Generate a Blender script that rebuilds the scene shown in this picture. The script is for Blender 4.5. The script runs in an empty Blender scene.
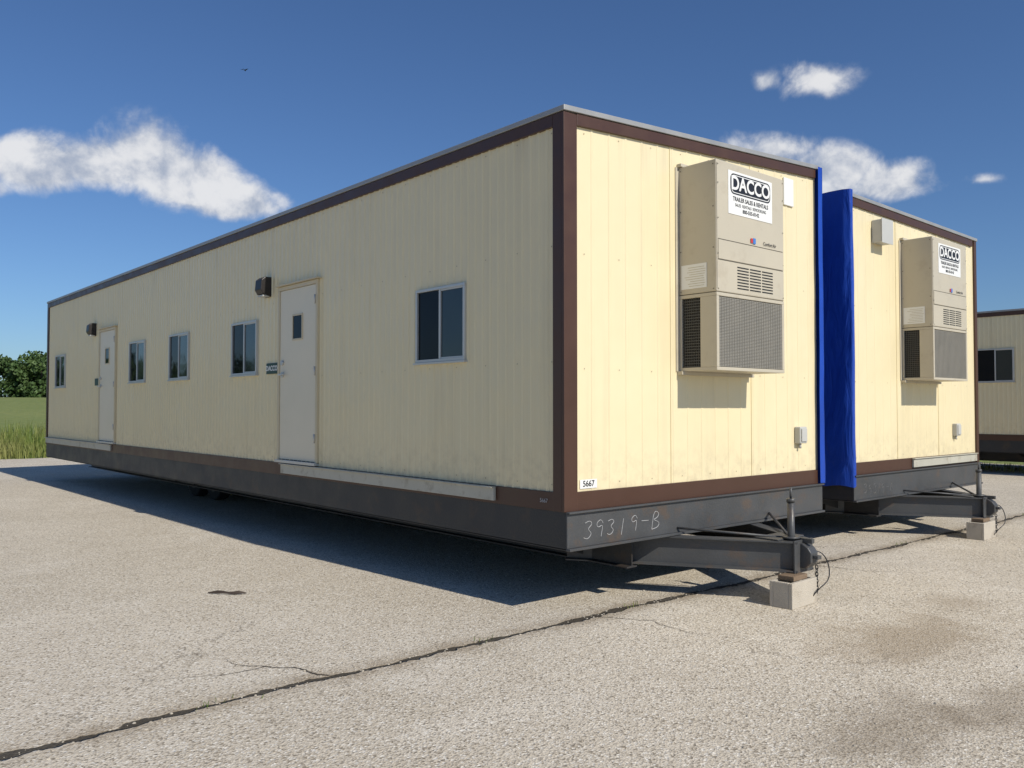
import bpy, bmesh, math, random
from mathutils import Vector, noise as mnoise
random.seed(7)
scene=bpy.context.scene
D=bpy.data
R_=math.radians
# ------------------------------------------------------------ helpers
def link(o):
    scene.collection.objects.link(o); return o
def empty(name,loc=(0,0,0)):
    e=D.objects.new(name,None); e.location=loc; e.empty_display_size=.3; return link(e)
def mesh(name,v,f,mat=None,parent=None,smooth=False):
    m=D.meshes.new(name); m.from_pydata(v,[],f); m.update()
    if smooth:
        for p in m.polygons: p.use_smooth=True
    o=D.objects.new(name,m)
    if mat: m.materials.append(mat)
    link(o)
    if parent: o.parent=parent
    return o
def bevel(o,w=.004,s=2):
    b=o.modifiers.new('bevel','BEVEL'); b.width=w; b.segments=s; b.limit_method='ANGLE'; return o
BF=[(0,3,2,1),(4,5,6,7),(0,1,5,4),(1,2,6,5),(2,3,7,6),(3,0,4,7)]
def boxv(x,y,z):
    return [(x[0],y[0],z[0]),(x[1],y[0],z[0]),(x[1],y[1],z[0]),(x[0],y[1],z[0]),
            (x[0],y[0],z[1]),(x[1],y[0],z[1]),(x[1],y[1],z[1]),(x[0],y[1],z[1])]
def box(name,x,y,z,mat,parent=None,bv=0):
    o=mesh(name,boxv(x,y,z),BF,mat,parent)
    if bv: bevel(o,bv)
    return o
def boxes(name,lst,mat,parent=None,bv=0):
    v=[];f=[]
    for (x,y,z) in lst:
        n=len(v); v+=boxv(x,y,z); f+=[tuple(i+n for i in q) for q in BF]
    o=mesh(name,v,f,mat,parent)
    if bv: bevel(o,bv)
    return o
def prism_y(name,pts,y0,y1,mat,parent=None,bv=0):
    n=len(pts)
    v=[(p[0],y0,p[1]) for p in pts]+[(p[0],y1,p[1]) for p in pts]
    f=[tuple(range(n)),tuple(range(2*n-1,n-1,-1))]+[(i,i+n,(i+1)%n+n,(i+1)%n) for i in range(n)]
    o=mesh(name,v,f,mat,parent)
    bm=bmesh.new(); bm.from_mesh(o.data); bmesh.ops.recalc_face_normals(bm,faces=bm.faces); bm.to_mesh(o.data); bm.free()
    if bv: bevel(o,bv)
    return o
def prism_x(name,pts,x0,x1,mat,parent=None,bv=0):
    n=len(pts)
    v=[(x0,p[0],p[1]) for p in pts]+[(x1,p[0],p[1]) for p in pts]
    f=[tuple(range(n)),tuple(range(2*n-1,n-1,-1))]+[(i,i+n,(i+1)%n+n,(i+1)%n) for i in range(n)]
    o=mesh(name,v,f,mat,parent)
    bm=bmesh.new(); bm.from_mesh(o.data); bmesh.ops.recalc_face_normals(bm,faces=bm.faces); bm.to_mesh(o.data); bm.free()
    if bv: bevel(o,bv)
    return o
def cyl(name,a,b,r,mat,parent=None,n=16,r2=None):
    a=Vector(a);b=Vector(b);d=(b-a).normalized()
    t=d.orthogonal().normalized(); s=d.cross(t)
    r2=r if r2 is None else r2
    v=[a+(t*math.cos(2*math.pi*i/n)+s*math.sin(2*math.pi*i/n))*r for i in range(n)]
    v+=[b+(t*math.cos(2*math.pi*i/n)+s*math.sin(2*math.pi*i/n))*r2 for i in range(n)]
    f=[(i,(i+1)%n,(i+1)%n+n,i+n) for i in range(n)]+[tuple(range(n-1,-1,-1)),tuple(range(n,2*n))]
    o=mesh(name,v,f,mat,parent)
    for p in o.data.polygons:
        if len(p.vertices)==4:p.use_smooth=True
    return o
def ibeam(name,a,b,z0,z1,w,mat,parent,tw=.012):
    a=Vector((a[0],a[1],0));b=Vector((b[0],b[1],0)); d=(b-a).normalized(); s=Vector((-d.y,d.x,0))
    h=w/2; prof=[(-h,z0),(h,z0),(h,z0+tw),(tw/2,z0+tw*1.4),(tw/2,z1-tw*1.4),(h,z1-tw),(h,z1),(-h,z1),(-h,z1-tw),(-tw/2,z1-tw*1.4),(-tw/2,z0+tw*1.4),(-h,z0+tw)]
    n=len(prof)
    v=[a+s*p[0]+Vector((0,0,p[1])) for p in prof]+[b+s*p[0]+Vector((0,0,p[1])) for p in prof]
    f=[tuple(range(n)),tuple(range(2*n-1,n-1,-1))]+[(i,i+n,(i+1)%n+n,(i+1)%n) for i in range(n)]
    o=mesh(name,v,f,mat,parent)
    bm=bmesh.new(); bm.from_mesh(o.data); bmesh.ops.recalc_face_normals(bm,faces=bm.faces); bm.to_mesh(o.data); bm.free()
    return o
def curve(name,strokes,depth,mat,parent,cyc=False):
    c=D.curves.new(name,'CURVE'); c.dimensions='3D'; c.bevel_depth=depth; c.bevel_resolution=1
    for st in strokes:
        s=c.splines.new('POLY'); s.points.add(len(st)-1)
        for i,p in enumerate(st): s.points[i].co=(p[0],p[1],p[2],1)
    o=D.objects.new(name,c); c.materials.append(mat); link(o); o.parent=parent; return o
def text(name,s,loc,size,rot,mat,parent,align='CENTER',bold=0.0,sx=1.0):
    c=D.curves.new(name,'FONT'); c.body=s; c.size=size; c.align_x=align; c.align_y='CENTER'; c.extrude=.0006; c.offset=bold
    o=D.objects.new(name,c); c.materials.append(mat); o.location=loc; o.rotation_euler=rot; o.scale=(sx,1,1); link(o); o.parent=parent; return o

# ------------------------------------------------------------ node helpers
def newmat(name):
    m=D.materials.new(name); m.use_nodes=True; nt=m.node_tree
    return m,nt,nt.nodes['Principled BSDF']
class N:
    def __init__(s,nt): s.nt=nt
    def m(s,op,a,b=None,c=None,clamp=False):
        n=s.nt.nodes.new('ShaderNodeMath'); n.operation=op; n.use_clamp=clamp
        for i,x in enumerate((a,b,c)):
            if x is None: continue
            if isinstance(x,(int,float)): n.inputs[i].default_value=x
            else: s.nt.links.new(x,n.inputs[i])
        return n.outputs[0]
    def vm(s,op,a,b=None):
        n=s.nt.nodes.new('ShaderNodeVectorMath'); n.operation=op
        for i,x in enumerate((a,b)):
            if x is None: continue
            if isinstance(x,(tuple,list)): n.inputs[i].default_value=x
            else: s.nt.links.new(x,n.inputs[i])
        return n.outputs[0]
    def noise(s,vec,scale,detail=3,rough=.5,dist=0):
        n=s.nt.nodes.new('ShaderNodeTexNoise'); s.nt.links.new(vec,n.inputs['Vector'])
        n.inputs['Scale'].default_value=scale;n.inputs['Detail'].default_value=detail;n.inputs['Roughness'].default_value=rough;n.inputs['Distortion'].default_value=dist
        return n.outputs[0]
    def vor(s,vec,scale,feat='F1',out='Distance'):
        n=s.nt.nodes.new('ShaderNodeTexVoronoi'); n.feature=feat; s.nt.links.new(vec,n.inputs['Vector']); n.inputs['Scale'].default_value=scale
        return n.outputs[out]
    def ss(s,x,a,b,lo=0,hi=1):
        n=s.nt.nodes.new('ShaderNodeMapRange'); n.interpolation_type='SMOOTHSTEP'; s.nt.links.new(x,n.inputs[0])
        for i,q in enumerate((a,b,lo,hi)): 
            if isinstance(q,(int,float)): n.inputs[i+1].default_value=q
            else: s.nt.links.new(q,n.inputs[i+1])
        return n.outputs[0]
    def mix(s,fac,a,b,mode='MIX'):
        n=s.nt.nodes.new('ShaderNodeMix'); n.data_type='RGBA'; n.blend_type=mode
        for i,x in ((0,fac),(6,a),(7,b)):
            if isinstance(x,(int,float)): n.inputs[i].default_value=x
            elif isinstance(x,(tuple,list)): n.inputs[i].default_value=(*x[:3],1)
            else: s.nt.links.new(x,n.inputs[i])
        return n.outputs[2]
    def sep(s,v):
        n=s.nt.nodes.new('ShaderNodeSeparateXYZ'); s.nt.links.new(v,n.inputs[0]); return n.outputs
    def comb(s,x,y,z):
        n=s.nt.nodes.new('ShaderNodeCombineXYZ')
        for i,q in enumerate((x,y,z)):
            if isinstance(q,(int,float)): n.inputs[i].default_value=q
            else: s.nt.links.new(q,n.inputs[i])
        return n.outputs[0]
    def obj(s):
        return s.nt.nodes.new('ShaderNodeTexCoord').outputs['Object']
    def pos(s):
        return s.nt.nodes.new('ShaderNodeNewGeometry').outputs['Position']
    def island(s):
        return s.nt.nodes.new('ShaderNodeNewGeometry').outputs['Random Per Island']
    def bump(s,h,strength,dist,bsdf):
        n=s.nt.nodes.new('ShaderNodeBump'); s.nt.links.new(h,n.inputs['Height']); n.inputs['Strength'].default_value=strength; n.inputs['Distance'].default_value=dist
        s.nt.links.new(n.outputs[0],bsdf.inputs['Normal'])
def painted(name,col,rough=.45,var=.12,scale=3,bump=.0,spec=.5,dirt=None,metal=0,fine=60):
    m,nt,b=newmat(name); n=N(nt); p=n.pos()
    a=n.noise(p,scale,3,.6); f=n.noise(p,fine,1,.6)
    v=n.m('ADD',n.m('MULTIPLY',n.m('SUBTRACT',a,.5),var*2),n.m('MULTIPLY',n.m('SUBTRACT',f,.5),var*.6))
    v=n.m('ADD',v,1.0)
    c=n.vm('SCALE',n.comb(*col),None); c.node.inputs['Scale'].default_value=1; nt.links.new(v,c.node.inputs['Scale'])
    if dirt:
        st=n.noise(p,dirt[1],4,.65); c=n.mix(n.ss(st,.52,.72,0,dirt[2]),c,dirt[0])
    nt.links.new(c,b.inputs['Base Color'])
    nt.links.new(n.ss(a,.2,.8,rough-.08,rough+.1),b.inputs['Roughness'])
    b.inputs['Metallic'].default_value=metal; b.inputs['Specular IOR Level'].default_value=spec
    if bump: n.bump(f,bump,.01,b)
    return m
def siding_mat():
    m,nt,b=newmat('cream_siding'); n=N(nt); p=n.pos(); x=n.sep(p)
    a=n.noise(p,.6,3,.55)
    st=n.noise(n.vm('MULTIPLY',p,(7,7,.35)),1,4,.6)
    c=n.mix(a,(.78,.67,.42),(.82,.72,.47))
    c=n.mix(n.ss(st,.5,.8,0,.22),c,(.52,.43,.27))
    low=n.ss(x[2],.95,1.45,1,0)
    sp=n.noise(p,9,4,.7)
    c=n.mix(n.m('MULTIPLY',low,n.ss(sp,.4,.7,0,.28)),c,(.40,.33,.22))
    top=n.ss(x[2],3.45,3.85,0,1)
    c=n.mix(n.m('MULTIPLY',top,n.ss(st,.5,.75,0,.2)),c,(.42,.36,.25))
    nt.links.new(c,b.inputs['Base Color'])
    b.inputs['Roughness'].default_value=.30
    h=n.noise(n.vm('MULTIPLY',p,(2.4,2.4,1.6)),1,2,.5)
    n.bump(h,.45,.05,b)
    return m
CREAM=siding_mat()
BROWN=painted('brown_trim',(.070,.032,.019),.42,.15,4)
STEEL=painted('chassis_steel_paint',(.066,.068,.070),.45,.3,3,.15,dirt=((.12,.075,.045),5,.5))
STEELD=painted('shaded_chassis_steel',(.026,.027,.029),.5,.3,3,.15,dirt=((.07,.045,.028),4,.5))  # darker copy of the chassis paint; shade of long sides and underside in its colour
ALU=painted('aluminium',(.56,.56,.53),.38,.08,5,metal=.35)
LEDGE=painted('galvanised_ledge',(.47,.455,.38),.45,.15,4,dirt=((.22,.18,.12),7,.5))
ROOFM=painted('roof_edge_metal',(.36,.36,.35),.45,.12,4,metal=.3)
DOORM=painted('door_paint',(.76,.69,.53),.4,.06,2)
DOORF=painted('door_frame_paint',(.62,.53,.35),.4,.06,3)
BRONZE=painted('black_lamp',(.016,.013,.012),.4,.1)
BARKS=painted('bark_brown',(.05,.035,.025),.8,.2)
ACM=painted('beige_enamel',(.52,.47,.365),.42,.06,2,dirt=((.38,.32,.23),6,.3))
ACG=painted('coil_guard',(.26,.245,.21),.5,.12,6)
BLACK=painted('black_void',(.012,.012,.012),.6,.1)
SEAM=painted('seam_dark',(.10,.085,.06),.6,.1)
SCREW=painted('screw_head',(.42,.36,.23),.5,.1)
WHITE=painted('white_sticker',(.80,.80,.77),.4,.03)
INK=painted('black_ink',(.015,.015,.018),.45,.05)
RED=painted('red_ink',(.55,.05,.05),.45,.05)
BLUEI=painted('blue_ink',(.06,.2,.55),.45,.05)
GREENI=painted('dark_green_plate',(.01,.05,.035),.45,.05)
CHALK=painted('chalk',(.40,.40,.40),.8,.5,40)
CHALK2=painted('chalk_faded',(.17,.17,.17),.8,.5,40)
CRACKM=painted('crack_fill',(.09,.07,.05),.9,.4,20)
CONC=painted('concrete_block_grey',(.50,.45,.37),.9,.15,6,.6,dirt=((.3,.25,.19),5,.5),fine=120)
WOOD=painted('weathered_wood',(.20,.14,.09),.8,.3,8,.4)
RUBBER=painted('tyre_rubber',(.015,.015,.015),.8,.2,6,.2)
GREYPL=painted('grey_plastic',(.50,.50,.47),.45,.05)
def tarp_mat():
    m,nt,b=newmat('blue_tarp_plastic'); n=N(nt); p=n.pos()
    a=n.noise(p,2.5,3,.6)
    nt.links.new(n.mix(a,(.006,.042,.30),(.014,.075,.48)),b.inputs['Base Color'])
    b.inputs['Roughness'].default_value=.42
    b.inputs['Specular IOR Level'].default_value=.4
    h=n.noise(n.vm('MULTIPLY',p,(6,6,1.6)),1,4,.55,1.0)
    n.bump(h,.55,.05,b); return m
TARP=tarp_mat()
def glass_mat():
    m,nt,b=newmat('window_glass'); n=N(nt); p=n.pos()
    b.inputs['Base Color'].default_value=(.008,.010,.013,1); b.inputs['Roughness'].default_value=.03
    b.inputs['Specular IOR Level'].default_value=.13
    n.bump(n.noise(p,1.8,1,.5),.12,.05,b); return m
GLASS=glass_mat()
def glass2_mat():
    m,nt,b=newmat('window_glass_clear'); n=N(nt); p=n.pos(); s=n.sep(p)
    b.inputs['Base Color'].default_value=(.02,.03,.034,1); b.inputs['Roughness'].default_value=.05
    b.inputs['Specular IOR Level'].default_value=.5
    n.bump(n.noise(p,1.8,1,.5),.12,.05,b); return m
GLASS2=glass2_mat()

# ------------------------------------------------------------ trailer parts
def siding(name,kind,s0,s1,z0,ztop,period,depth,mat,parent,flat=.6,fl=.12):
    pts=[]; s=s0
    w=period
    while s<s1-1e-6:
        for fr,o in ((0,0),(flat,0),(flat+fl,depth),(1-fl,depth)):
            q=s+fr*w
            if q<s1: pts.append((q,o))
        s+=w
    pts.append((s1,0))
    v=[];f=[]
    for q,o in pts:
        for z in (z0,ztop(q)):
            v.append((-o-.001,q,z) if kind=='side' else (q,-o-.001,z))
    for i in range(len(pts)-1):
        a=2*i
        f.append((a,a+1,a+3,a+2) if kind=='side' else (a,a+2,a+3,a+1))
    return mesh(name,v,f,mat,parent)
def window(parent,y0,y1,z0,z1,idx,x=0):
    w=.026; o=x-.034
    nm='window'
    e=[((o,x),(y0,y1),(z1-w,z1)),((o,x),(y0,y1),(z0,z0+w)),((o,x),(y0,y0+w),(z0+w,z1-w)),((o,x),(y1-w,y1),(z0+w,z1-w))]
    mid=(y0+y1)/2
    e.append(((o+.006,x),(mid-.013,mid+.013),(z0+w,z1-w)))
    e+= [((o+.010,x-.002),(y0+w,y0+w+.014),(z0+w,z1-w)),((o+.010,x-.002),(y0+w+.014,mid-.013),(z0+w,z0+w+.014)),((o+.010,x-.002),(y0+w+.014,mid-.013),(z1-w-.014,z1-w))]
    boxes(nm+'_frame_%d'%idx,e,ALU,parent,.002)
    boxes(nm+'_sill_%d'%idx,[((o-.015,x-.002),(y0-.015,y1+.015),(z0-.018,z0-.002))],ALU,parent)
    mesh(nm+'_glass_far_%d'%idx,[(x-.014,mid+.013,z0+w),(x-.014,y1-w,z0+w),(x-.014,y1-w,z1-w),(x-.014,mid+.013,z1-w)],[(0,3,2,1)],GLASS,parent)
    mesh(nm+'_glass_near_%d'%idx,[(x-.018,y0+w,z0+w),(x-.016,mid-.013,z0+w),(x-.0145,mid-.013,z1-w),(x-.018,y0+w,z1-w)],[(0,3,2,1)],GLASS2,parent)
def door(parent,y0,y1,z0,z1,idx):
    w=.045
    boxes('door_frame_%d'%idx,[((-.04,0),(y0,y0+w),(z0,z1-w)),((-.04,0),(y1-w,y1),(z0,z1-w)),((-.04,0),(y0,y1),(z1-w,z1))],DOORF,parent,.003)
    box('door_drip_cap_%d'%idx,(-.07,-.0),(y0-.03,y1+.03),(z1+.004,z1+.02),DOORF,parent)
    box('door_slab_%d'%idx,(-.028,-.009),(y0+w+.004,y1-w-.004),(z0+.02,z1-w-.004),DOORM,parent,.003)
    box('door_gap_%d'%idx,(-.0095,-.009),(y0+w,y1-w),(z0+.01,z1-w),BLACK,parent)
    box('door_threshold_%d'%idx,(-.07,0),(y0,y1),(z0-.02,z0+.012),ALU,parent,.002)
    a=y0+.36; 
    boxes('door_light_frame_%d'%idx,[((-.038,-.028),(a,a+.25),(2.37,2.388)),((-.038,-.028),(a,a+.25),(2.652,2.67)),((-.038,-.028),(a,a+.018),(2.388,2.652)),((-.038,-.028),(a+.232,a+.25),(2.388,2.652))],DOORF,parent)
    box('door_light_glass_%d'%idx,(-.031,-.0282),(a+.018,a+.232),(2.388,2.652),GLASS,parent)
    k=y1-.12
    cyl('door_rose_%d'%idx,(-.028,k,1.98),(-.04,k,1.98),.035,ALU,parent)
    cyl('door_lever_post_%d'%idx,(-.04,k,1.98),(-.085,k,1.98),.011,ALU,parent)
    box('door_lever_%d'%idx,(-.09,-.072),(k-.11,k+.012),(1.97,1.99),ALU,parent,.004)
    cyl('door_deadbolt_%d'%idx,(-.028,k,2.12),(-.05,k,2.12),.028,ALU,parent)
    for j,z in enumerate((1.2,1.95,2.75)):
        cyl('door_hinge_%d_%d'%(idx,j),(-.046,y0+w+.004,z),(-.046,y0+w+.004,z+.1),.009,ALU,parent,8)
def lamp(parent,yc,zc,idx):
    prism_y('wall_lamp_housing_%d'%idx,[(-.002,zc-.12),(-.002,zc+.12),(-.09,zc+.12),(-.14,zc+.08),(-.15,zc-.04),(-.12,zc-.09)],yc-.085,yc+.085,BRONZE,parent,.008)
    box('wall_lamp_lens_%d'%idx,(-.115,-.03),(yc-.07,yc+.07),(zc-.118,zc-.10),GREYPL,parent)
def screws(parent,lst,mat,name):
    v=[];f=[]
    for (c,ax) in lst:
        n=len(v); r=.006
        for k in range(6):
            a=k*math.pi/3
            if ax=='x': v.append((c[0]-.004,c[1]+r*math.cos(a),c[2]+r*math.sin(a)))
            else: v.append((c[0]+r*math.cos(a),c[1]-.004,c[2]+r*math.sin(a)))
        v.append((c[0]-.007,c[1],c[2]) if ax=='x' else (c[0],c[1]-.007,c[2]))
        for k in range(6): f.append((n+k,n+(k+1)%6,n+6))
    mesh(name,v,f,mat,parent)

def trailer(loc,W,L,zl,zr,left,right,zb=.514,doors=(),windows=(),lamps=(),ledges=(),endledge=None,hitch=None,detail=True):
    E=empty('office_trailer',loc)
    ztop=lambda x: zl+(zr-zl)*x/W
    prism_y('wall_core',[(.0,.82),(W,.82),(W,zr-.03),(0,zl-.03)],.0,L,CREAM,E)
    prism_y('roof',[(-.035,zl-.03),(W+.03,zr-.03),(W+.03,zr+.012),(-.035,zl+.012)],-.04,L+.04,ROOFM,E,.004)
    if left=='siding':
        siding('side_wall_siding','side',.10,L-.10,.94,lambda y:zl-.125,.1016,.010,CREAM,E)
        box('corner_trim_side',(-.024,.004),(.004,.10),(.80,zl-.034),BROWN,E,.003)
        box('corner_trim_far',(-.024,.004),(L-.10,L+.02),(.80,zl-.034),BROWN,E,.003)
        box('bottom_trim_side',(-.020,.004),(.10,L-.10),(.80,.945),BROWN,E,.003)
        box('top_trim_side',(-.026,.004),(.10,L-.10),(zl-.13,zl-.034),BROWN,E,.003)
        box('corner_trim_end',(-.024,.12),(-.026,.004),(.80,zl-.034),BROWN,E,.003)
        sx=.12
    else: sx=.03
    ex=W-.12 if right=='siding' else W-.03
    siding('end_wall_siding','end',sx,ex,.94,lambda x:ztop(x)-.10,.2032,.0045,CREAM,E,flat=.86,fl=.035)
    if right=='siding':
        box('corner_trim_right',(W-.06,W+.02),(-.026,.004),(.80,zr-.034),BROWN,E,.003)
        box('right_wall_trim',(W,W+.02),(.004,L),(.80,.945),BROWN,E)
    prism_y('top_trim_end',[(sx,ztop(sx)-.125),(ex,ztop(ex)-.125),(ex,ztop(ex)-.034),(sx,ztop(sx)-.034)],-.028,.004,BROWN,E,.003)
    box('bottom_trim_end',(sx,ex),(-.022,.004),(.80,.945),BROWN,E,.003)
    sc=[]
    for k in range(1,3):
        xs=sx+k*1.2192-.05
        if xs<ex: 
            box('end_wall_joint_%d'%k,(xs-.005,xs+.005),(-.0075,-.001),(.945,ztop(xs)-.125),CREAM,E)
    x=sx+.1
    while x<ex:
        for z in (1.0,1.9,2.8,ztop(x)-.17): sc.append(((x,-.001,z),'y'))
        x+=.4064
    if left=='siding' and detail:
        y=.13
        while y<L-.1:
            for z in (1.0,1.95,2.85,zl-.17): sc.append(((-.001,y,z),'x'))
            y+=.4064
    screws(E,sc,SCREW,'siding_screws')
    t=.012
    zt=.80
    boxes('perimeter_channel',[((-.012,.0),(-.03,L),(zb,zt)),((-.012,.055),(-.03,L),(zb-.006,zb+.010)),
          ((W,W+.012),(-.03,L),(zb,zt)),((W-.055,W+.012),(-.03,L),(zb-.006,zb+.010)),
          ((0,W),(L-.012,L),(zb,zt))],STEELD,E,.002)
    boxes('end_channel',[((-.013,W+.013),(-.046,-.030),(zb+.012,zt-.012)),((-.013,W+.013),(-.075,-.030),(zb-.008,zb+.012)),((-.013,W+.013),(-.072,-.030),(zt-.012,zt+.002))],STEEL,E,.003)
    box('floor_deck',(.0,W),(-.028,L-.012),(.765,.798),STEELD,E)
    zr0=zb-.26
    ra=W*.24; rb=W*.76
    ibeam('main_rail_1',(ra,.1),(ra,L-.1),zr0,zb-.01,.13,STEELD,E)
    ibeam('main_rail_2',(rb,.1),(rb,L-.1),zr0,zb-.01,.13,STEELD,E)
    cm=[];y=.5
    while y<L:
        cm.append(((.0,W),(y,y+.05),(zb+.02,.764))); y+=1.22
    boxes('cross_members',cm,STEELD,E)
    v=[];f=[]
    y=.6
    while y<L:
        for (xa,xb) in ((0.01,ra-.07),(W-.01,rb+.07)):
            n=len(v)
            v+=[(xa,y,zb+.02),(xb,y,zb+.02),(xb,y,zr0+.06),(xa,y,zb-.01)]
            f.append((n,n+1,n+2,n+3))
        y+=1.22
    mesh('outriggers',v,f,STEELD,E)
    for j,yc in enumerate((L*.60,L*.655)):
        cyl('axle_%d'%j,(.8,yc,.33),(W-.8,yc,.33),.045,STEELD,E)
        for k,xc in enumerate((1.25,W-1.25)):
            w=cyl('wheel_%d_%d'%(j,k),(xc-.1,yc,.34),(xc+.1,yc,.34),.335,RUBBER,E,28); bevel(w,.03,3)
            cyl('wheel_rim_%d_%d'%(j,k),(xc-.104,yc,.34),(xc+.104,yc,.34),.19,STEELD,E,20)
    if left=='siding':
        for i,(a,b,c,d) in enumerate(windows): window(E,a,b,c,d,i)
        for i,(a,b,c,d) in enumerate(doors): door(E,a,b,c,d,i)
        for i,(a,b) in enumerate(lamps): lamp(E,a,b,i)
        for i,(a,b) in enumerate(ledges):
            boxes('hinged_ledge_%d'%i,[((-.05,-.022),(a,b),(.825,.93)),((-.075,-.022),(a,b),(.931,.940))],LEDGE,E,.003)
    if endledge:
        boxes('end_ledge',[((endledge[0],endledge[1]),(-.05,-.024),(.825,.93)),((endledge[0],endledge[1]),(-.07,-.024),(.931,.94))],LEDGE,E,.003)
    if hitch:
        hx,hy=hitch
        ibeam('drawbar_beam_1',(ra-.12,.75),(hx-.07,hy+.10),zr0,zb-.012,.12,STEEL,E)
        ibeam('drawbar_beam_2',(rb+.12,.75),(hx+.07,hy+.10),zr0,zb-.012,.12,STEEL,E)
        # end plate, coupler tongue
        prism_x('coupler_body',[(hy+.24,zr0+.03),(hy+.24,zb-.03),(hy+.07,zb-.03),(hy+.02,zb-.06),(hy-.01,zb-.10),(hy-.01,zr0+.08),(hy+.04,zr0+.03)],hx-.055,hx+.055,STEEL,E,.008)
        box('drawbar_end_plate',(hx-.14,hx+.14),(hy+.085,hy+.098),(zr0-.01,zb-.004),STEEL,E,.002)
        box('coupler_latch',(hx-.02,hx+.02),(hy+.0,hy+.16),(zb-.029,zb+.01),STEEL,E,.004)
        box('coupler_tongue',(hx-.03,hx+.03),(hy-.055,hy-.011),(zb-.15,zb-.12),STEEL,E,.003)
        box('drawbar_gusset',(hx-.2,hx+.2),(hy+.2,hy+.42),(zb-.011,zb+.001),STEEL,E,.003)
        jx,jy=hx-.05,hy+.17
        cyl('jack_tube',(jx,jy,zr0-.0),(jx,jy,zb+.30),.030,STEEL,E,16)
        cyl('jack_cap',(jx,jy,zb+.30),(jx,jy,zb+.33),.036,STEEL,E,16)
        cyl('jack_screw',(jx,jy,zb+.33),(jx,jy,zb+.42),.010,STEEL,E,10)
        cyl('jack_flange',(jx,jy,zb+.002),(jx,jy,zb+.018),.07,STEEL,E,18)
        cyl('brace_rod',(rb-.1,-.05,zb+.06),(hx+.05,hy+.25,zb+.0),.012,STEEL,E,8)
        cyl('brace_rod_b',(hx-.55,-.05,zb+.05),(hx-.05,hy+.25,zb+.0),.010,STEEL,E,8)
        pts=[]
        for i in range(22):
            t=i/21
            pts.append((hx+.08+.08*math.sin(t*5),hy+.04-.10*math.sin(t*3.1),(zb-.1)*(1-t)+.02*t+.04*math.sin(t*9)*(1-t)))
        curve('trailer_cable',[pts],.005,INK,E)
        ch=[]
        for i in range(9):
            c=Vector((hx+.12,hy+.04,zr0+.02-.028*i)) if i<8 else None
            if c is None or c.z<.02: continue
            l=[]
            for k in range(9):
                a=k*2*math.pi/8
                if i%2: l.append((c.x+.012*math.cos(a),c.y,c.z+.02*math.sin(a)))
                else: l.append((c.x,c.y+.012*math.cos(a),c.z+.02*math.sin(a)))
            ch.append(l)
        curve('safety_chain',ch,.004,STEELD,E)
    return E
W=3.72; L=16.2
WZ=(2.01,2.69)
A=trailer((0,0,0),W,L,3.909,4.14,'siding','tarp',
   doors=((3.84,4.82,.97,3.02),(11.2,12.2,.97,3.02)),
   windows=tuple((a,b)+WZ for a,b in ((1.20,1.95),(5.43,6.2),(7.74,8.54),(9.66,10.46),(14.65,15.45))),
   lamps=((5.14,3.06),(12.55,3.05)),ledges=((.785,4.7),(11.4,16.1)),hitch=(1.86,-1.0))
B=trailer((4.95,.27,0),W,L,4.11,4.05,'tarp','siding',zb=.50,endledge=(1.55,3.6),hitch=(1.80,-.92))
C=trailer((17.6,-4.0,0),W,L+2,3.909,4.14,'siding','tarp',windows=((6.72,7.55,2.2,3.0),(10,10.8,2.2,3.0),(1.5,2.3,2.2,3.0)),doors=((3.84,4.82,.97,3.02),),detail=False)

def plate(parent,x0,x1,z0,z1,d,mat,nm,bv=.006): return box(nm,(x0,x1),(-d,-.003),(z0,z1),mat,parent,bv)
plate(A,3.09,3.27,3.64,3.92,.02,WHITE,'junction_plate')
def outlet(parent,x,z):
    plate(parent,x,x+.13,z,z+.17,.07,GREYPL,'outlet_box',.01)
    box('outlet_cover',(x+.015,x+.115),(-.082,-.071),(z+.02,z+.15),GREYPL,parent,.004)
    cyl('outlet_conduit',(x+.06,-.03,z),(x+.06,-.03,z-.05),.014,GREYPL,parent,10)
outlet(A,3.27,1.23); outlet(B,2.86,1.20)
plate(B,.57,.84,3.60,3.88,.13,GREYPL,'junction_box',.01)
box('junction_box_lid',(.56,.85),(-.14,-.131),(3.59,3.89),GREYPL,B,.003)
text('unit_number','5667',(.26,-.0285+.02,1.0),.065,(R_(90),0,0),INK,A,bold=.001)
o=box('unit_number_plate',(.165,.355),(-.0075,-.0055),(.965,1.035),WHITE,A)
text('unit_number_side','5667',(-.0265,.2,.872),.045,(R_(90),0,R_(-90)),CHALK,A)
G={'3':[(0,.88),(.3,1),(.52,.8),(.2,.55),(.55,.3),(.3,0),(0,.12)],'9':[(.5,.75),(.3,1),(0,.78),(.15,.5),(.5,.7),(.45,0)],
'1':[(.25,1),(.2,0)],'-':[(0,.5),(.5,.48)],'B':[(0,0),(0.03,1),(.42,.87),(.36,.6),(0,.52),(.52,.35),(.45,.08),(0,0)],'A':[(0,0),(.25,1),(.5,0),(.4,.4),(.1,.4)]}
def smooth(st):
    for _ in range(2):
        o=[st[0]]
        for a,b in zip(st,st[1:]):
            o.append((a[0]*.75+b[0]*.25,a[1]*.75+b[1]*.25)); o.append((a[0]*.25+b[0]*.75,a[1]*.25+b[1]*.75))
        o.append(st[-1]); st=o
    return st
def chalk(parent,s,x0,z0,h,sp,y,mat=CHALK,dep=.0026):
    st=[]
    for i,c in enumerate(s):
        jx,jz=random.uniform(-.01,.01),random.uniform(-.012,.012); js=random.uniform(.9,1.1)
        st.append([(x0+i*sp+jx+(p[0]+.14*p[1])*sp*1.2*js,y,z0+jz+p[1]*h*js) for p in smooth(G[c])])
    curve('chalk_number',st,dep,mat,parent)
chalk(A,'39319-B',.16,.585,.14,.135,-.047); chalk(B,'39319-A',.22,.57,.12,.11,-.047,CHALK2,.002)
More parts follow.
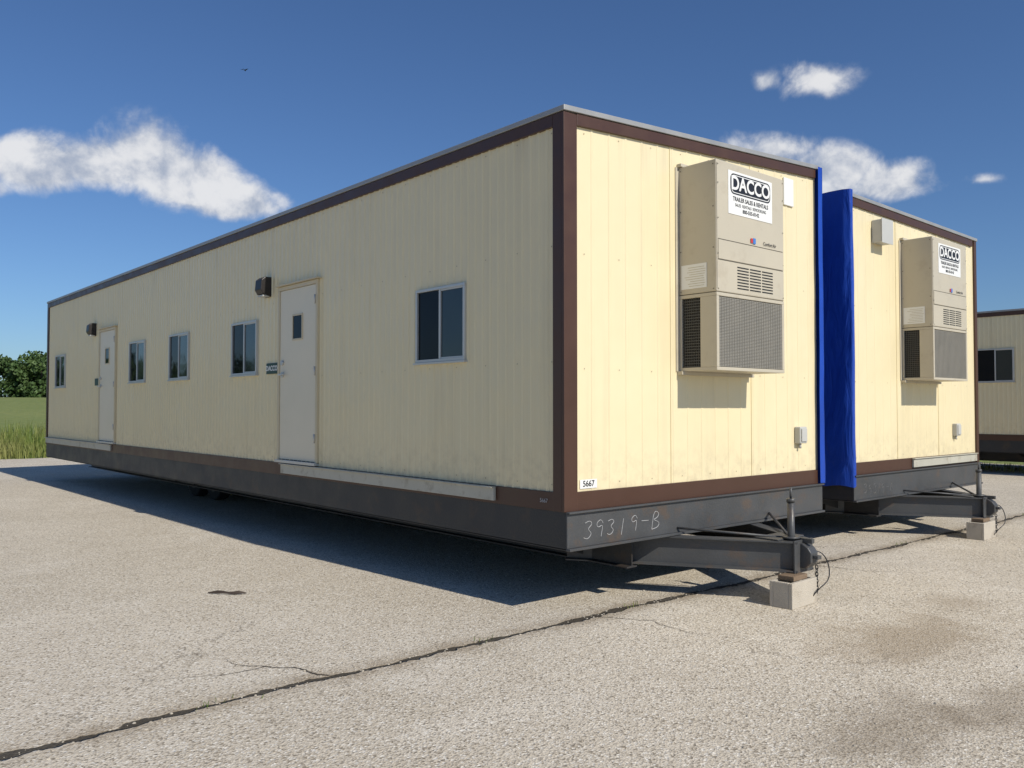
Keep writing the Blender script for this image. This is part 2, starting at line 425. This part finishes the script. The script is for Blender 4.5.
box('door_sign',(-.022,-.0112),(4.86,5.16),(2.0,2.13),GREENI,A,.003)
text('door_sign_text','DACCO',(-.0225,5.01,2.065),.085,(R_(90),0,R_(-90)),WHITE,A,bold=.002)
box('door_sign_second',(-.022,-.0112),(12.25,12.5),(2.0,2.13),GREENI,A,.003)

# ------------------------------------------------------------ wall air conditioners
def ac(loc):
    E=empty('wall_air_conditioner',loc)
    w=1.04; d=.40; z0=1.91; z1=3.70; zs=2.57
    box('upper_cabinet',(0,w),(-d,-.006),(zs+.006,z1),ACM,E,.008)
    box('seam_gap',(.006,w-.006),(-d+.006,-.006),(zs,zs+.006),SEAM,E)
    boxes('lower_frame',[((0,w),(-d,-.006),(z0,z0+.03)),((0,w),(-d,-.006),(zs-.03,zs)),
       ((0,.035),(-d,-d+.17),(z0+.03,zs-.03)),((0,.035),(-.036,-.006),(z0+.03,zs-.03)),
       ((w-.035,w),(-d,-d+.17),(z0+.03,zs-.03)),((w-.035,w),(-.036,-.006),(z0+.03,zs-.03))],ACM,E,.004)
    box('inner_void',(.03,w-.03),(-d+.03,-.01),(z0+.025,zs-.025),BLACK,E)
    bars=[]
    n=46
    for i in range(n):
        z=z0+.035+i*(zs-z0-.07)/n
        bars.append(((.036,w-.036),(-d+.004,-d+.016),(z,z+.0095)))
    for i in range(1,26):
        x=.036+i*(w-.072)/26
        bars.append(((x-.0015,x+.0015),(-d+.001,-d+.004),(z0+.032,zs-.032)))
    boxes('coil_guard',bars,ACG,E)
    box('coil_fins',(.036,w-.036),(-d+.018,-d+.028),(z0+.031,zs-.031),ACG,E)
    sb=[]
    for i in range(24):
        z=z0+.035+i*(zs-z0-.07)/24
        sb.append(((.008,.014),(-.23,-.037),(z,z+.006))); sb.append(((w-.014,w-.008),(-.23,-.037),(z,z+.006)))
    for i in range(9):
        y=-.225+i*.023
        sb.append(((.012,.016),(y,y+.004),(z0+.031,zs-.031))); sb.append(((w-.016,w-.012),(y,y+.004),(z0+.031,zs-.031)))
    boxes('side_mesh',sb,STEEL,E)
    boxes('front_panel_lines',[((.02,w-.02),(-d-.0015,-d),(3.02,3.026)),((.02,w-.02),(-d-.0015,-d),(2.845,2.850)),((.006,.0085),(-d-.0015,-d),(zs+.03,z1-.03))],SEAM,E)
    box('access_panel',(.022,w-.022),(-d-.006,-d-.0005),(2.853,3.017),ACM,E,.003)
    lv=[]
    for c in range(3):
        for r in range(8):
            x=.30+c*.19; z=2.62+r*.026
            lv.append(((x,x+.17),(-d-.0025,-d-.0003),(z,z+.010)))
    boxes('louvre_slots',lv,BLACK,E)
    box('top_flashing',(-.02,w+.02),(-.05,-.004),(z1+.001,z1+.03),ACM,E,.003)
    boxes('mounting_flange',[((-.045,-.001),(-.010,-.0045),(z0,z1)),((w+.001,w+.045),(-.010,-.0045),(z0,z1))],ACM,E)
    box('bottom_bracket',(-.03,w+.03),(-.06,-.006),(z0-.03,z0-.001),ACM,E,.002)
    box('company_sign',(.17,.845),(-d-.004,-d-.0003),(3.26,3.635),WHITE,E,.001)
    def rrect(nm,x0,x1,za,zb,r,y,mat):
        p=[]
        for cx,cz,a0 in ((x1-r,zb-r,0),(x0+r,zb-r,90),(x0+r,za+r,180),(x1-r,za+r,270)):
            for k in range(6):
                a=R_(a0+k*18); p.append((cx+r*math.cos(a),y,cz+r*math.sin(a)))
        mesh(nm,p,[tuple(range(len(p)-1,-1,-1))],mat,E)
    rrect('sign_badge',.20,.815,3.435,3.615,.05,-d-.0050,INK)
    rrect('sign_badge_line',.213,.802,3.447,3.603,.042,-d-.0056,WHITE)
    rrect('sign_badge_inner',.220,.795,3.454,3.596,.038,-d-.0062,INK)
    text('sign_name','DACCO',(.507,-d-.0072,3.527),.165,(R_(90),0,0),WHITE,E,bold=.004)
    text('sign_line_1','TRAILER SALES & RENTALS',(.507,-d-.0052,3.395),.052,(R_(90),0,0),INK,E,bold=.0008,sx=.88)
    text('sign_line_2','SALES  RENTALS  REMODELING',(.507,-d-.0052,3.345),.038,(R_(90),0,0),INK,E,sx=.9)
    text('sign_line_3','800-555-0142',(.507,-d-.0052,3.30),.045,(R_(90),0,0),INK,E,bold=.0008)
    boxes('maker_logo_red',[((.50,.53),(-d-.008,-d-.006),(3.045,3.085))],RED,E)
    boxes('maker_logo_blue',[((.535,.575),(-d-.008,-d-.006),(3.04,3.09))],BLUEI,E)
    text('maker_name','Comfort Air',(.80,-d-.0065,3.06),.045,(R_(90),0,0),INK,E,sx=.9)
    box('rating_label',(-.003,-.0005),(-.30,-.035),(2.62,2.83),WHITE,E)
    ln=[]
    for i in range(9):
        ln.append(((-.0045,-.0032),(-.29+.02*random.random(),-.06-.08*random.random()),(2.64+i*.02,2.643+i*.02)))
    boxes('rating_label_print',ln,SCREW,E)
    screws(E,[((x,-d-.001,z),'y') for x in (.02,w-.02) for z in (2.6,2.9,3.2,3.5,3.66)]+[((-.0,y,z),'x') for y in (-.03,-.37) for z in (2.6,2.95,3.3,3.66)],SEAM,'cabinet_screws')
    return E
ac((1.405,0,0)); ac((4.95+1.34,.27,0.03))

# ------------------------------------------------------------ tarpaulins
def tarp(name,path,z0,ztop,loc,amp=.018,seed=0):
    P=[Vector((p[0],p[1],0)) for p in path]
    pts=[]
    for a,b in zip(P,P[1:]):
        l=(b-a).length; n=max(1,int(min(l/.02,260)) if l<1 else int(l/.08))
        for i in range(n): pts.append(a.lerp(b,i/n))
    pts.append(P[-1])
    nz=80; v=[];f=[]
    m=len(pts)
    for j in range(nz+1):
        for i,p in enumerate(pts):
            t=j/nz; zt=ztop+.025*mnoise.noise(Vector((p.x*2,p.y*2,seed))); zb=z0+.07*mnoise.noise(Vector((p.x*4,p.y*3.5,seed+9)))
            z=zb+(zt-zb)*t
            q=Vector((p.x*5,p.y*2.6+z*.4,z*.7+seed))
            dx=mnoise.noise(q)*amp+mnoise.noise(Vector((p.x*9,p.y*8+z*1.5,z*2.6+seed)))*amp*.6
            dy=mnoise.noise(q+Vector((5,3,1)))*amp*.4
            v.append((p.x+dx,p.y+dy,z))
    for j in range(nz):
        for i in range(m-1):
            a=j*m+i; f.append((a,a+1,a+1+m,a+m))
    E=empty(name,loc)
    o=mesh('tarp_sheet',v,f,TARP,E,True)
    return E
tarp('blue_tarp',[(W-.035,-.055),(W+.045,-.06),(W+.05,.02),(W+.05,L-.05)],.80,4.12,(0,0,0),.014,1)
tarp('blue_tarp',[(.03,-.05),(-.03,-.055),(-.05,.03),(-.05,L-.05)],.68,4.16,(4.95,.27,0),.018,4)

# ------------------------------------------------------------ concrete blocks
def cmu(loc,rot,shim=True):
    E=empty('concrete_block',loc); E.rotation_euler=(0,0,rot)
    a,b,h,t=.20,.10,.205,.032
    boxes('block_shell',[((-a,a),(-b,-b+t),(0,h)),((-a,a),(b-t,b),(0,h)),((-a,-a+t),(-b+t,b-t),(0,h)),((a-t,a),(-b+t,b-t),(0,h)),((-.016,.016),(-b+t,b-t),(0,h))],CONC,E,.005)
    boxes('block_core_fill',[((-a+t,-.016),(-b+t,b-t),(.0,h-.12)),((.016,a-t),(-b+t,b-t),(0,h-.12))],CONC,E)  # solid concrete in the lower part of both cores
    if shim: box('wood_shim',(-.12,.10),(-.07,.07),(h+.001,h+.040),WOOD,E,.004)
    return E
cmu((1.72,-.90,0),R_(2)); cmu((4.95+1.66,.27-.80,0),R_(2))

# ------------------------------------------------------------ ground
def terrain_z(x,y):
    if y<30: k=0
    else:
        t=min(1,(y-30)/100); k=t*t*(3-2*t)
    return -.004+2.9*k+0.25*mnoise.noise(Vector((x*.02,y*.02,0)))*k
v=[];f=[]
ax=[-2000,-1200,-700,-400,-250]+list(range(-160,181,10))+[250,400,700,1200,2000]; n=len(ax)
for y in ax:
    for x in ax: v.append((x,y,terrain_z(x,y)-.01))
for j in range(n-1):
    for i in range(n-1):
        a=j*n+i; f.append((a,a+1,a+1+n,a+n))
gm,nt,b=newmat('meadow'); q=N(nt); p=q.pos()
a=q.noise(p,.08,3,.6); c=q.noise(p,1.5,3,.7)
col=q.mix(a,(.15,.20,.045),(.25,.26,.08)); col=q.mix(q.ss(c,.35,.7,0,.5),col,(.10,.15,.03))
nt.links.new(col,b.inputs['Base Color']); b.inputs['Roughness'].default_value=.9; q.bump(c,.8,.3,b)
mesh('ground',v,f,gm,None,True)
x0,x1,y0,y1=-70,21.5,-60,25.2
def rag(x,y): return .25*mnoise.noise(Vector((x*.7,y*.7,3)))+.1*mnoise.noise(Vector((x*3,y*3,8)))
pts=[]
N1=240
for i in range(N1): pts.append((x0+(x1-x0)*i/N1,y0,0))
for i in range(N1): 
    y=y0+(y1-y0)*i/N1; pts.append((x1+rag(x1,y),y,0))
for i in range(N1): 
    x=x1-(x1-x0)*i/N1; pts.append((x,y1+rag(x,y1),0))
for i in range(N1): pts.append((x0,y1-(y1-y0)*i/N1,0))
pm,nt,b=newmat('pavement_surface'); q=N(nt); p=q.pos(); s=q.sep(p)
big=q.noise(p,.35,3,.6); med=q.noise(p,2.2,4,.65); fine=q.noise(p,38,2,.7)
vn=nt.nodes.new('ShaderNodeTexVoronoi'); nt.links.new(p,vn.inputs['Vector']); vn.inputs['Scale'].default_value=85
vd=vn.outputs['Distance']; vsep=q.sep(vn.outputs['Color'])
col=q.mix(q.ss(big,.3,.7),(.52,.455,.35),(.66,.59,.475))
col=q.mix(q.ss(med,.35,.75,0,.5),col,(.44,.375,.28))
pale=q.noise(q.vm('ADD',p,(31,17,0)),.8,4,.65)
col=q.mix(q.ss(pale,.52,.70,0,.5),col,(.78,.72,.61))
col=q.mix(q.ss(vsep[0],.0,1,0,.65),col,(.70,.635,.525))
col=q.mix(q.ss(vsep[1],.70,.95,0,.8),col,(.20,.165,.12))
col=q.mix(q.ss(vsep[2],.84,.95,0,.7),col,(.86,.82,.73))
col=q.mix(q.ss(fine,.42,.72,0,.42),col,(.30,.245,.175))
def stain(cx,cy,rx,ry,st,colr):
    global col
    dx=q.m('DIVIDE',q.m('SUBTRACT',s[0],cx),rx); dy=q.m('DIVIDE',q.m('SUBTRACT',s[1],cy),ry)
    r=q.m('SQRT',q.m('ADD',q.m('MULTIPLY',dx,dx),q.m('MULTIPLY',dy,dy)))
    r=q.m('ADD',r,q.m('MULTIPLY',q.m('SUBTRACT',med,.5),2.6))
    col=q.mix(q.ss(r,.2,1.25,st,0),col,colr)
stain(1.35,-1.95,.85,.5,.55,(.29,.22,.14))
stain(2.7,-1.75,.5,.3,.4,(.30,.23,.155))
stain(-.25,-2.65,.65,.38,.55,(.25,.20,.14))
stain(.35,-2.95,.6,.3,.5,(.25,.20,.14))
stain(-.9,-3.2,.4,.2,.4,(.24,.195,.14))
stain(-4.3,.9,.5,.25,.4,(.26,.20,.13))
stain(6.5,-2.2,1.2,.5,.4,(.28,.22,.155))
# main joint crack parallel to the trailer ends
xv=q.comb(s[0],0,0)
w1=q.noise(xv,.7,1,.5); w2=q.noise(xv,7,3,.7); w3=q.noise(p,3,3,.7)
yy=q.m('ADD',s[1],.11); yy=q.m('ADD',yy,q.m('MULTIPLY',q.m('SUBTRACT',w1,.5),.22)); yy=q.m('ADD',yy,q.m('MULTIPLY',q.m('SUBTRACT',w2,.5),.08))
dist=q.m('ABSOLUTE',yy)
wid=q.m('ADD',.004,q.m('MULTIPLY',q.ss(w3,.38,.75),.05))
cr=q.ss(q.m('SUBTRACT',dist,wid),0,.016,1,0)
halo=q.ss(dist,.02,.22,.6,0)
col=q.mix(q.m('MULTIPLY',halo,q.ss(med,.3,.6,.2,1)),col,(.25,.19,.12))
col=q.mix(q.m('MULTIPLY',cr,.9),col,(.034,.029,.022))
pd=q.vm('ADD',p,q.comb(w3,med,0))
e=q.vor(pd,.22,'DISTANCE_TO_EDGE')
hc=q.m('MULTIPLY',q.ss(e,0.001,.004,1,0),q.m('MULTIPLY',q.ss(big,.50,.62),q.ss(fine,.3,.6)))
col=q.mix(q.m('MULTIPLY',hc,.5),col,(.10,.08,.06))
nt.links.new(col,b.inputs['Base Color']); b.inputs['Roughness'].default_value=.9; b.inputs['Specular IOR Level'].default_value=.25
h=q.m('SUBTRACT',q.m('ADD',q.m('MULTIPLY',vd,.5),q.m('MULTIPLY',fine,.8)),q.m('MULTIPLY',cr,3))
q.bump(h,.8,.010,b)
mesh('pavement',pts,[tuple(range(len(pts)))],pm)

# branching crack by the main joint
v=[];f=[]
def crack(path,w):
    P=[]
    for a,b_ in zip(path,path[1:]):
        for i in range(14):
            t=i/14; P.append(Vector((a[0]+(b_[0]-a[0])*t,a[1]+(b_[1]-a[1])*t,0)))
    k=len(P)
    for i,c in enumerate(P):
        j=mnoise.noise(c*9)*.03; j2=mnoise.noise(c*31)*.012
        d=(P[min(i+1,k-1)]-P[max(i-1,0)]); d=Vector((-d.y,d.x,0)).normalized()
        ww=w*(1-i/k)*(.5+abs(mnoise.noise(c*23)))+.0008
        n=len(v); v.extend([tuple(c+d*(j+j2-ww)+Vector((0,0,.004))),tuple(c+d*(j+j2+ww)+Vector((0,0,.004)))])
        if i: f.append((n-2,n,n+1,n-1))
crack([(-2.05,-.08),(-2.12,.20),(-2.33,.42),(-2.40,.66)],.010)
crack([(-2.22,.32),(-2.55,.36),(-2.8,.50)],.004)
crack([(.2,-.12),(.42,-.5),(.35,-.9),(.6,-1.2)],.005)
crack([(3.4,-.15),(3.55,-.7),(3.9,-1.1)],.006)
mesh('pavement_cracks',v,f,CRACKM)

# loose gravel (one object)
v=[];f=[]
def stone(x,y,r):
    n=len(v); h=r*random.uniform(.4,.8)
    k=6;a0=random.random()*6
    for i in range(k):
        a=a0+i*2*math.pi/k; rr=r*random.uniform(.7,1.2); v.append((x+rr*math.cos(a),y+rr*math.sin(a),.0005))
    for i in range(k):
        a=a0+i*2*math.pi/k; rr=r*random.uniform(.4,.8); v.append((x+rr*math.cos(a),y+rr*math.sin(a),h))
    f.append(tuple(range(n+k,n+2*k)))
    for i in range(k): f.append((n+i,n+(i+1)%k,n+k+(i+1)%k,n+k+i))
for i in range(4200):
    if i%3==0: x=random.uniform(-8,12); y=-.11+random.gauss(0,.13)
    else: x=random.uniform(-7,9); y=random.uniform(-4.6,3)
    stone(x,y,random.choice((.003,.004,.005,.006,.008,.010)))
GRAV=painted('gravel_stone',(.44,.39,.31),.9,.6,30)
mesh('gravel',v,f,GRAV)
v=[];f=[]
def blade(x,y,z,h,w,lean,a):
    n=len(v); dx=math.cos(a)*w;dy=math.sin(a)*w; lx=math.cos(a+1.57)*lean;ly=math.sin(a+1.57)*lean
    v.extend([(x-dx,y-dy,z),(x+dx,y+dy,z),(x+dx*.7+lx*.35,y+dy*.7+ly*.35,z+h*.55),(x-dx*.7+lx*.35,y-dy*.7+ly*.35,z+h*.55),(x+lx,y+ly,z+h)])
    f.append((n,n+1,n+2,n+3)); f.append((n+3,n+2,n+4))
def grassmat(nm,c1,c2,c3):
    m,nt,b=newmat(nm); q=N(nt); r=q.island(); p=q.pos()
    c=q.mix(r,c1,c2); c=q.mix(q.ss(q.noise(p,.5,2,.6),.4,.65,0,.8),c,c3)
    nt.links.new(c,b.inputs['Base Color']); b.inputs['Roughness'].default_value=.7
    b.inputs['Specular IOR Level'].default_value=.25
    return m
GR=grassmat('grass_blades',(.06,.115,.02),(.19,.23,.05),(.26,.25,.09))
for i in range(60):
    x=random.choice((-2.7,-.9,.7,5.4,7.9,9.5))+random.gauss(0,.10); y=-.11+random.gauss(0,.03)
    blade(x,y,0,random.uniform(.015,.05),.003,random.uniform(.01,.04),random.random()*6)
mesh('joint_weeds',v,f,GR)
v=[];f=[]
for i in range(30000):
    x=random.uniform(-14,16); y=25.1+abs(random.gauss(0,1))*9
    if y>60: continue
    z=terrain_z(x,y)-.02; k=.5+.9*max(0,mnoise.noise(Vector((x*.35,y*.35,0)))+.4)
    blade(x,y,z,random.uniform(.35,.8)*k,random.uniform(.008,.024),random.uniform(0,.35),random.random()*6)
mesh('tall_grass',v,f,GR)
v=[];f=[]
for i in range(6000):
    x=random.gauss(19.2,.9); y=random.uniform(-9,14)
    if mnoise.noise(Vector((x*.6,y*.6,5)))<-.05: continue
    blade(x,y,-.0,random.uniform(.06,.2),random.uniform(.006,.012),random.uniform(0,.12),random.random()*6)
mesh('short_grass',v,f,GR)
v=[];f=[]
n=14
bx,by=-1.72,2.60
for i in range(n+1):
    t=i/n; cx=bx+.24*t; cy=by-.22*t-.04*math.sin(t*3)
    w=.022*math.sin(math.pi*min(1,max(0.03,t)))*(1+.5*math.sin(t*11))+.004
    z=.006+.02*math.sin(t*math.pi)*(1+.5*math.sin(t*9))
    v+= [(cx+w*.5,cy-w,z*.3+.002),(cx,cy,z+.008),(cx-w*.5,cy+w,z*.3+.002)]
for i in range(n):
    a=3*i
    f+=[(a,a+3,a+4,a+1),(a+1,a+4,a+5,a+2)]
mesh('bark_scrap',v,f,BARKS)

# ------------------------------------------------------------ distant tree line
v=[];f=[]
lv=[];lf=[]
def leaf(c,s):
    n=len(lv); a=Vector((random.gauss(0,1),random.gauss(0,1),random.gauss(0,1))).normalized(); b=a.orthogonal().normalized(); cc=a.cross(b)
    s1=s*random.uniform(.6,1.2)
    for (p_,q_) in ((-1,-.6),(1,-.7),(.8,.7),(-.7,.9)):
        lv.append(tuple(c+b*p_*s1*.5+cc*q_*s1*.5))
    lf.append((n,n+1,n+2,n+3))
x=-90
while x<90:
    near= 5<x<42
    y=145+random.uniform(-5,6); H=random.uniform(5.4,8.0) if near else random.uniform(5,8.5); g=terrain_z(x,y)
    r=H*.46
    n0=len(v)
    for (zz,rr) in ((g-.3,.22),(g+H*.35,.16),(g+H*.75,.05)):
        for k in range(5):
            a=k*1.2566; v.append((x+rr*math.cos(a),y+rr*math.sin(a),zz))
    for j in range(2):
        for k in range(5):
            f.append((n0+j*5+k,n0+j*5+(k+1)%5,n0+j*5+5+(k+1)%5,n0+j*5+5+k))
    cl=[]
    for k in range(18):
        a=random.random()*6.28; rr=r*random.uniform(.1,.95)
        zz=g+H*random.uniform(.04,.88)
        cl.append((Vector((x+rr*math.cos(a),y+rr*math.sin(a),zz)),r*random.uniform(.28,.5)))
    cnt=100 if near else 34
    for (c,cr_) in cl:
        for k in range(cnt):
            d=Vector((random.gauss(0,1),random.gauss(0,1),random.gauss(0,.8))).normalized()*cr_*random.uniform(.55,1.08)
            leaf(c+d,.5 if near else .8)
    x+=random.uniform(1.5,2.3) if near else random.uniform(2.2,3.8)
BARK=painted('bark',(.07,.05,.035),.9,.3)
T=empty('tree_line')
mesh('trunks',v,f,BARK,T)
LM,nt,b=newmat('foliage'); q=N(nt); r=q.island(); p=q.pos()
c=q.mix(r,(.020,.050,.011),(.062,.115,.025)); c=q.mix(q.ss(q.noise(p,.35,2,.5),.4,.62,0,.6),c,(.08,.13,.033))
nt.links.new(c,b.inputs['Base Color']); b.inputs['Roughness'].default_value=.7
mesh('foliage',lv,lf,LM,T)

# ------------------------------------------------------------ camera
Rv=Vector((.7547,-.6561,0)); Fv=Vector((.6561,.7547,0)); UP=Vector((0,0,1))
X0=.398; Z0=6.5
cam=D.cameras.new('camera'); co=D.objects.new('camera',cam); link(co)
co.location=-(Rv*X0+Fv*Z0)+Vector((0,0,1.6))
pitch=math.atan(23/850)
dr=Fv*math.cos(pitch)+UP*math.sin(pitch)
co.rotation_euler=dr.to_track_quat('-Z','Y').to_euler()
cam.sensor_width=36; cam.lens=850/1024*36; cam.clip_start=.05; cam.clip_end=6000
scene.camera=co
# bird in flight
k=(242-512)/850; dv=(Fv+Rv*k+UP*((407-67)/850)).normalized()
bp=co.location+dv*60
BE=empty('bird',bp); BE.rotation_euler=(0,.2,R_(35))
bv=[(-.13,0,0),(-.05,.03,.02),(.06,.025,.02),(.13,0,.01),(-.05,-.03,.02),(.06,-.025,.02),(0,0,.05),(0,0,-.03),(-.2,.03,0),(-.2,-.03,0)]
bfc=[(0,1,6),(1,2,6),(2,3,6),(3,5,6),(5,4,6),(4,0,6),(0,7,1),(1,7,2),(2,7,3),(3,7,5),(5,7,4),(4,7,0),(0,8,9)]
mesh('body',bv,bfc,INK,BE)
mesh('wings',[(.06,.02,.02),(-.04,.02,.02),(-.02,.16,.09),(.05,.15,.09),(-.06,.30,.04),(.06,-.02,.02),(-.04,-.02,.02),(-.02,-.16,.09),(.05,-.15,.09),(-.06,-.30,.04)],
     [(0,1,2,3),(3,2,4),(5,6,7,8),(8,7,9)],INK,BE)

# ------------------------------------------------------------ light and sky
EL=39.0; AZ=176.8
sd=Vector((math.sin(R_(AZ))*math.cos(R_(EL)),math.cos(R_(AZ))*math.cos(R_(EL)),math.sin(R_(EL))))
sl=D.lights.new('sun','SUN'); sl.energy=4.2; sl.angle=R_(.5); sl.color=(1,.94,.84)
so=D.objects.new('sun',sl); link(so); so.rotation_euler=sd.to_track_quat('Z','Y').to_euler(); so.location=(0,-10,30)
wd=D.worlds.new('World'); scene.world=wd; wd.use_nodes=True; nt=wd.node_tree
for nn in list(nt.nodes): nt.nodes.remove(nn)
q=N(nt)
out=nt.nodes.new('ShaderNodeOutputWorld'); bg=nt.nodes.new('ShaderNodeBackground'); nt.links.new(bg.outputs[0],out.inputs[0])
sky=nt.nodes.new('ShaderNodeTexSky'); sky.sky_type='NISHITA'; sky.sun_disc=False; sky.sun_elevation=R_(EL); sky.sun_rotation=R_(AZ)
sky.altitude=200; sky.air_density=1.0; sky.dust_density=.6; sky.ozone_density=2.5
bg.inputs['Strength'].default_value=.078
tc=nt.nodes.new('ShaderNodeTexCoord').outputs['Generated']
d=q.vm('NORMALIZE',tc); ds=q.sep(d)
az=q.m('ARCTAN2',ds[0],ds[1]); el=q.m('ARCSINE',ds[2])
n1=q.noise(d,19,7,.58,.2)
def ell(px,py,rx,ry):
    k=(px-512)/850; a=math.atan2(.6561,.7547)+math.atan(k); e=math.atan((407-py)/850*math.cos(math.atan(k)))
    ra=rx/850*math.cos(math.atan(k))**2; re=ry/850*math.cos(math.atan(k))
    u=q.m('DIVIDE',q.m('SUBTRACT',az,a),ra); w=q.m('DIVIDE',q.m('SUBTRACT',el,e),re)
    w=q.m('MULTIPLY',w,q.m('ADD',1.0,q.m('MULTIPLY',q.m('LESS_THAN',w,0),.5)))
    return q.m('SUBTRACT',1,q.m('SQRT',q.m('ADD',q.m('MULTIPLY',u,u),q.m('MULTIPLY',w,w)))),w
dens=None
for (px,py,rx,ry,kk) in ((40,168,80,42,1.1),(90,166,60,44,1.35),(140,164,85,54,1.1),(190,182,85,48,1.1),(240,202,70,32,1),(-60,178,80,26,1),
        (822,79,46,28,.65),(768,80,22,14,.5),(762,152,74,28,.78),(832,174,56,40,.9),(895,183,60,30,.9),(985,178,26,7,.25)):
    m_,w_=ell(px,py,rx,ry)
    m_=q.m('MULTIPLY',m_,kk)
    if dens is None: dens=m_
    else: dens=q.m('MAXIMUM',dens,m_)
den=q.m('ADD',dens,q.m('MULTIPLY',q.m('SUBTRACT',n1,.53),1.4))
cf=q.m('MULTIPLY',q.ss(den,.0,.55),q.ss(dens,-.2,.2))
n3=q.noise(q.vm('ADD',d,(-.010,-.010,.018)),19,7,.58,.2)
rel=q.m('ADD',q.m('MULTIPLY',q.m('SUBTRACT',n1,n3),2.6),.50)
bright=q.ss(q.m('ADD',rel,q.m('MULTIPLY',den,.25)),.1,1.1)
cc=q.mix(bright,(4.8,5.5,6.9),(10.6,10.6,10.7))
fc=q.m('MULTIPLY',cf,.92)
skc=q.mix(1.0,sky.outputs[0],(.68,.90,1.2),'MULTIPLY')
fin=q.mix(fc,skc,cc)
nt.links.new(fin,bg.inputs['Color'])
scene.view_settings.view_transform='Standard'; scene.view_settings.look='None'; scene.view_settings.exposure=0; scene.view_settings.gamma=1
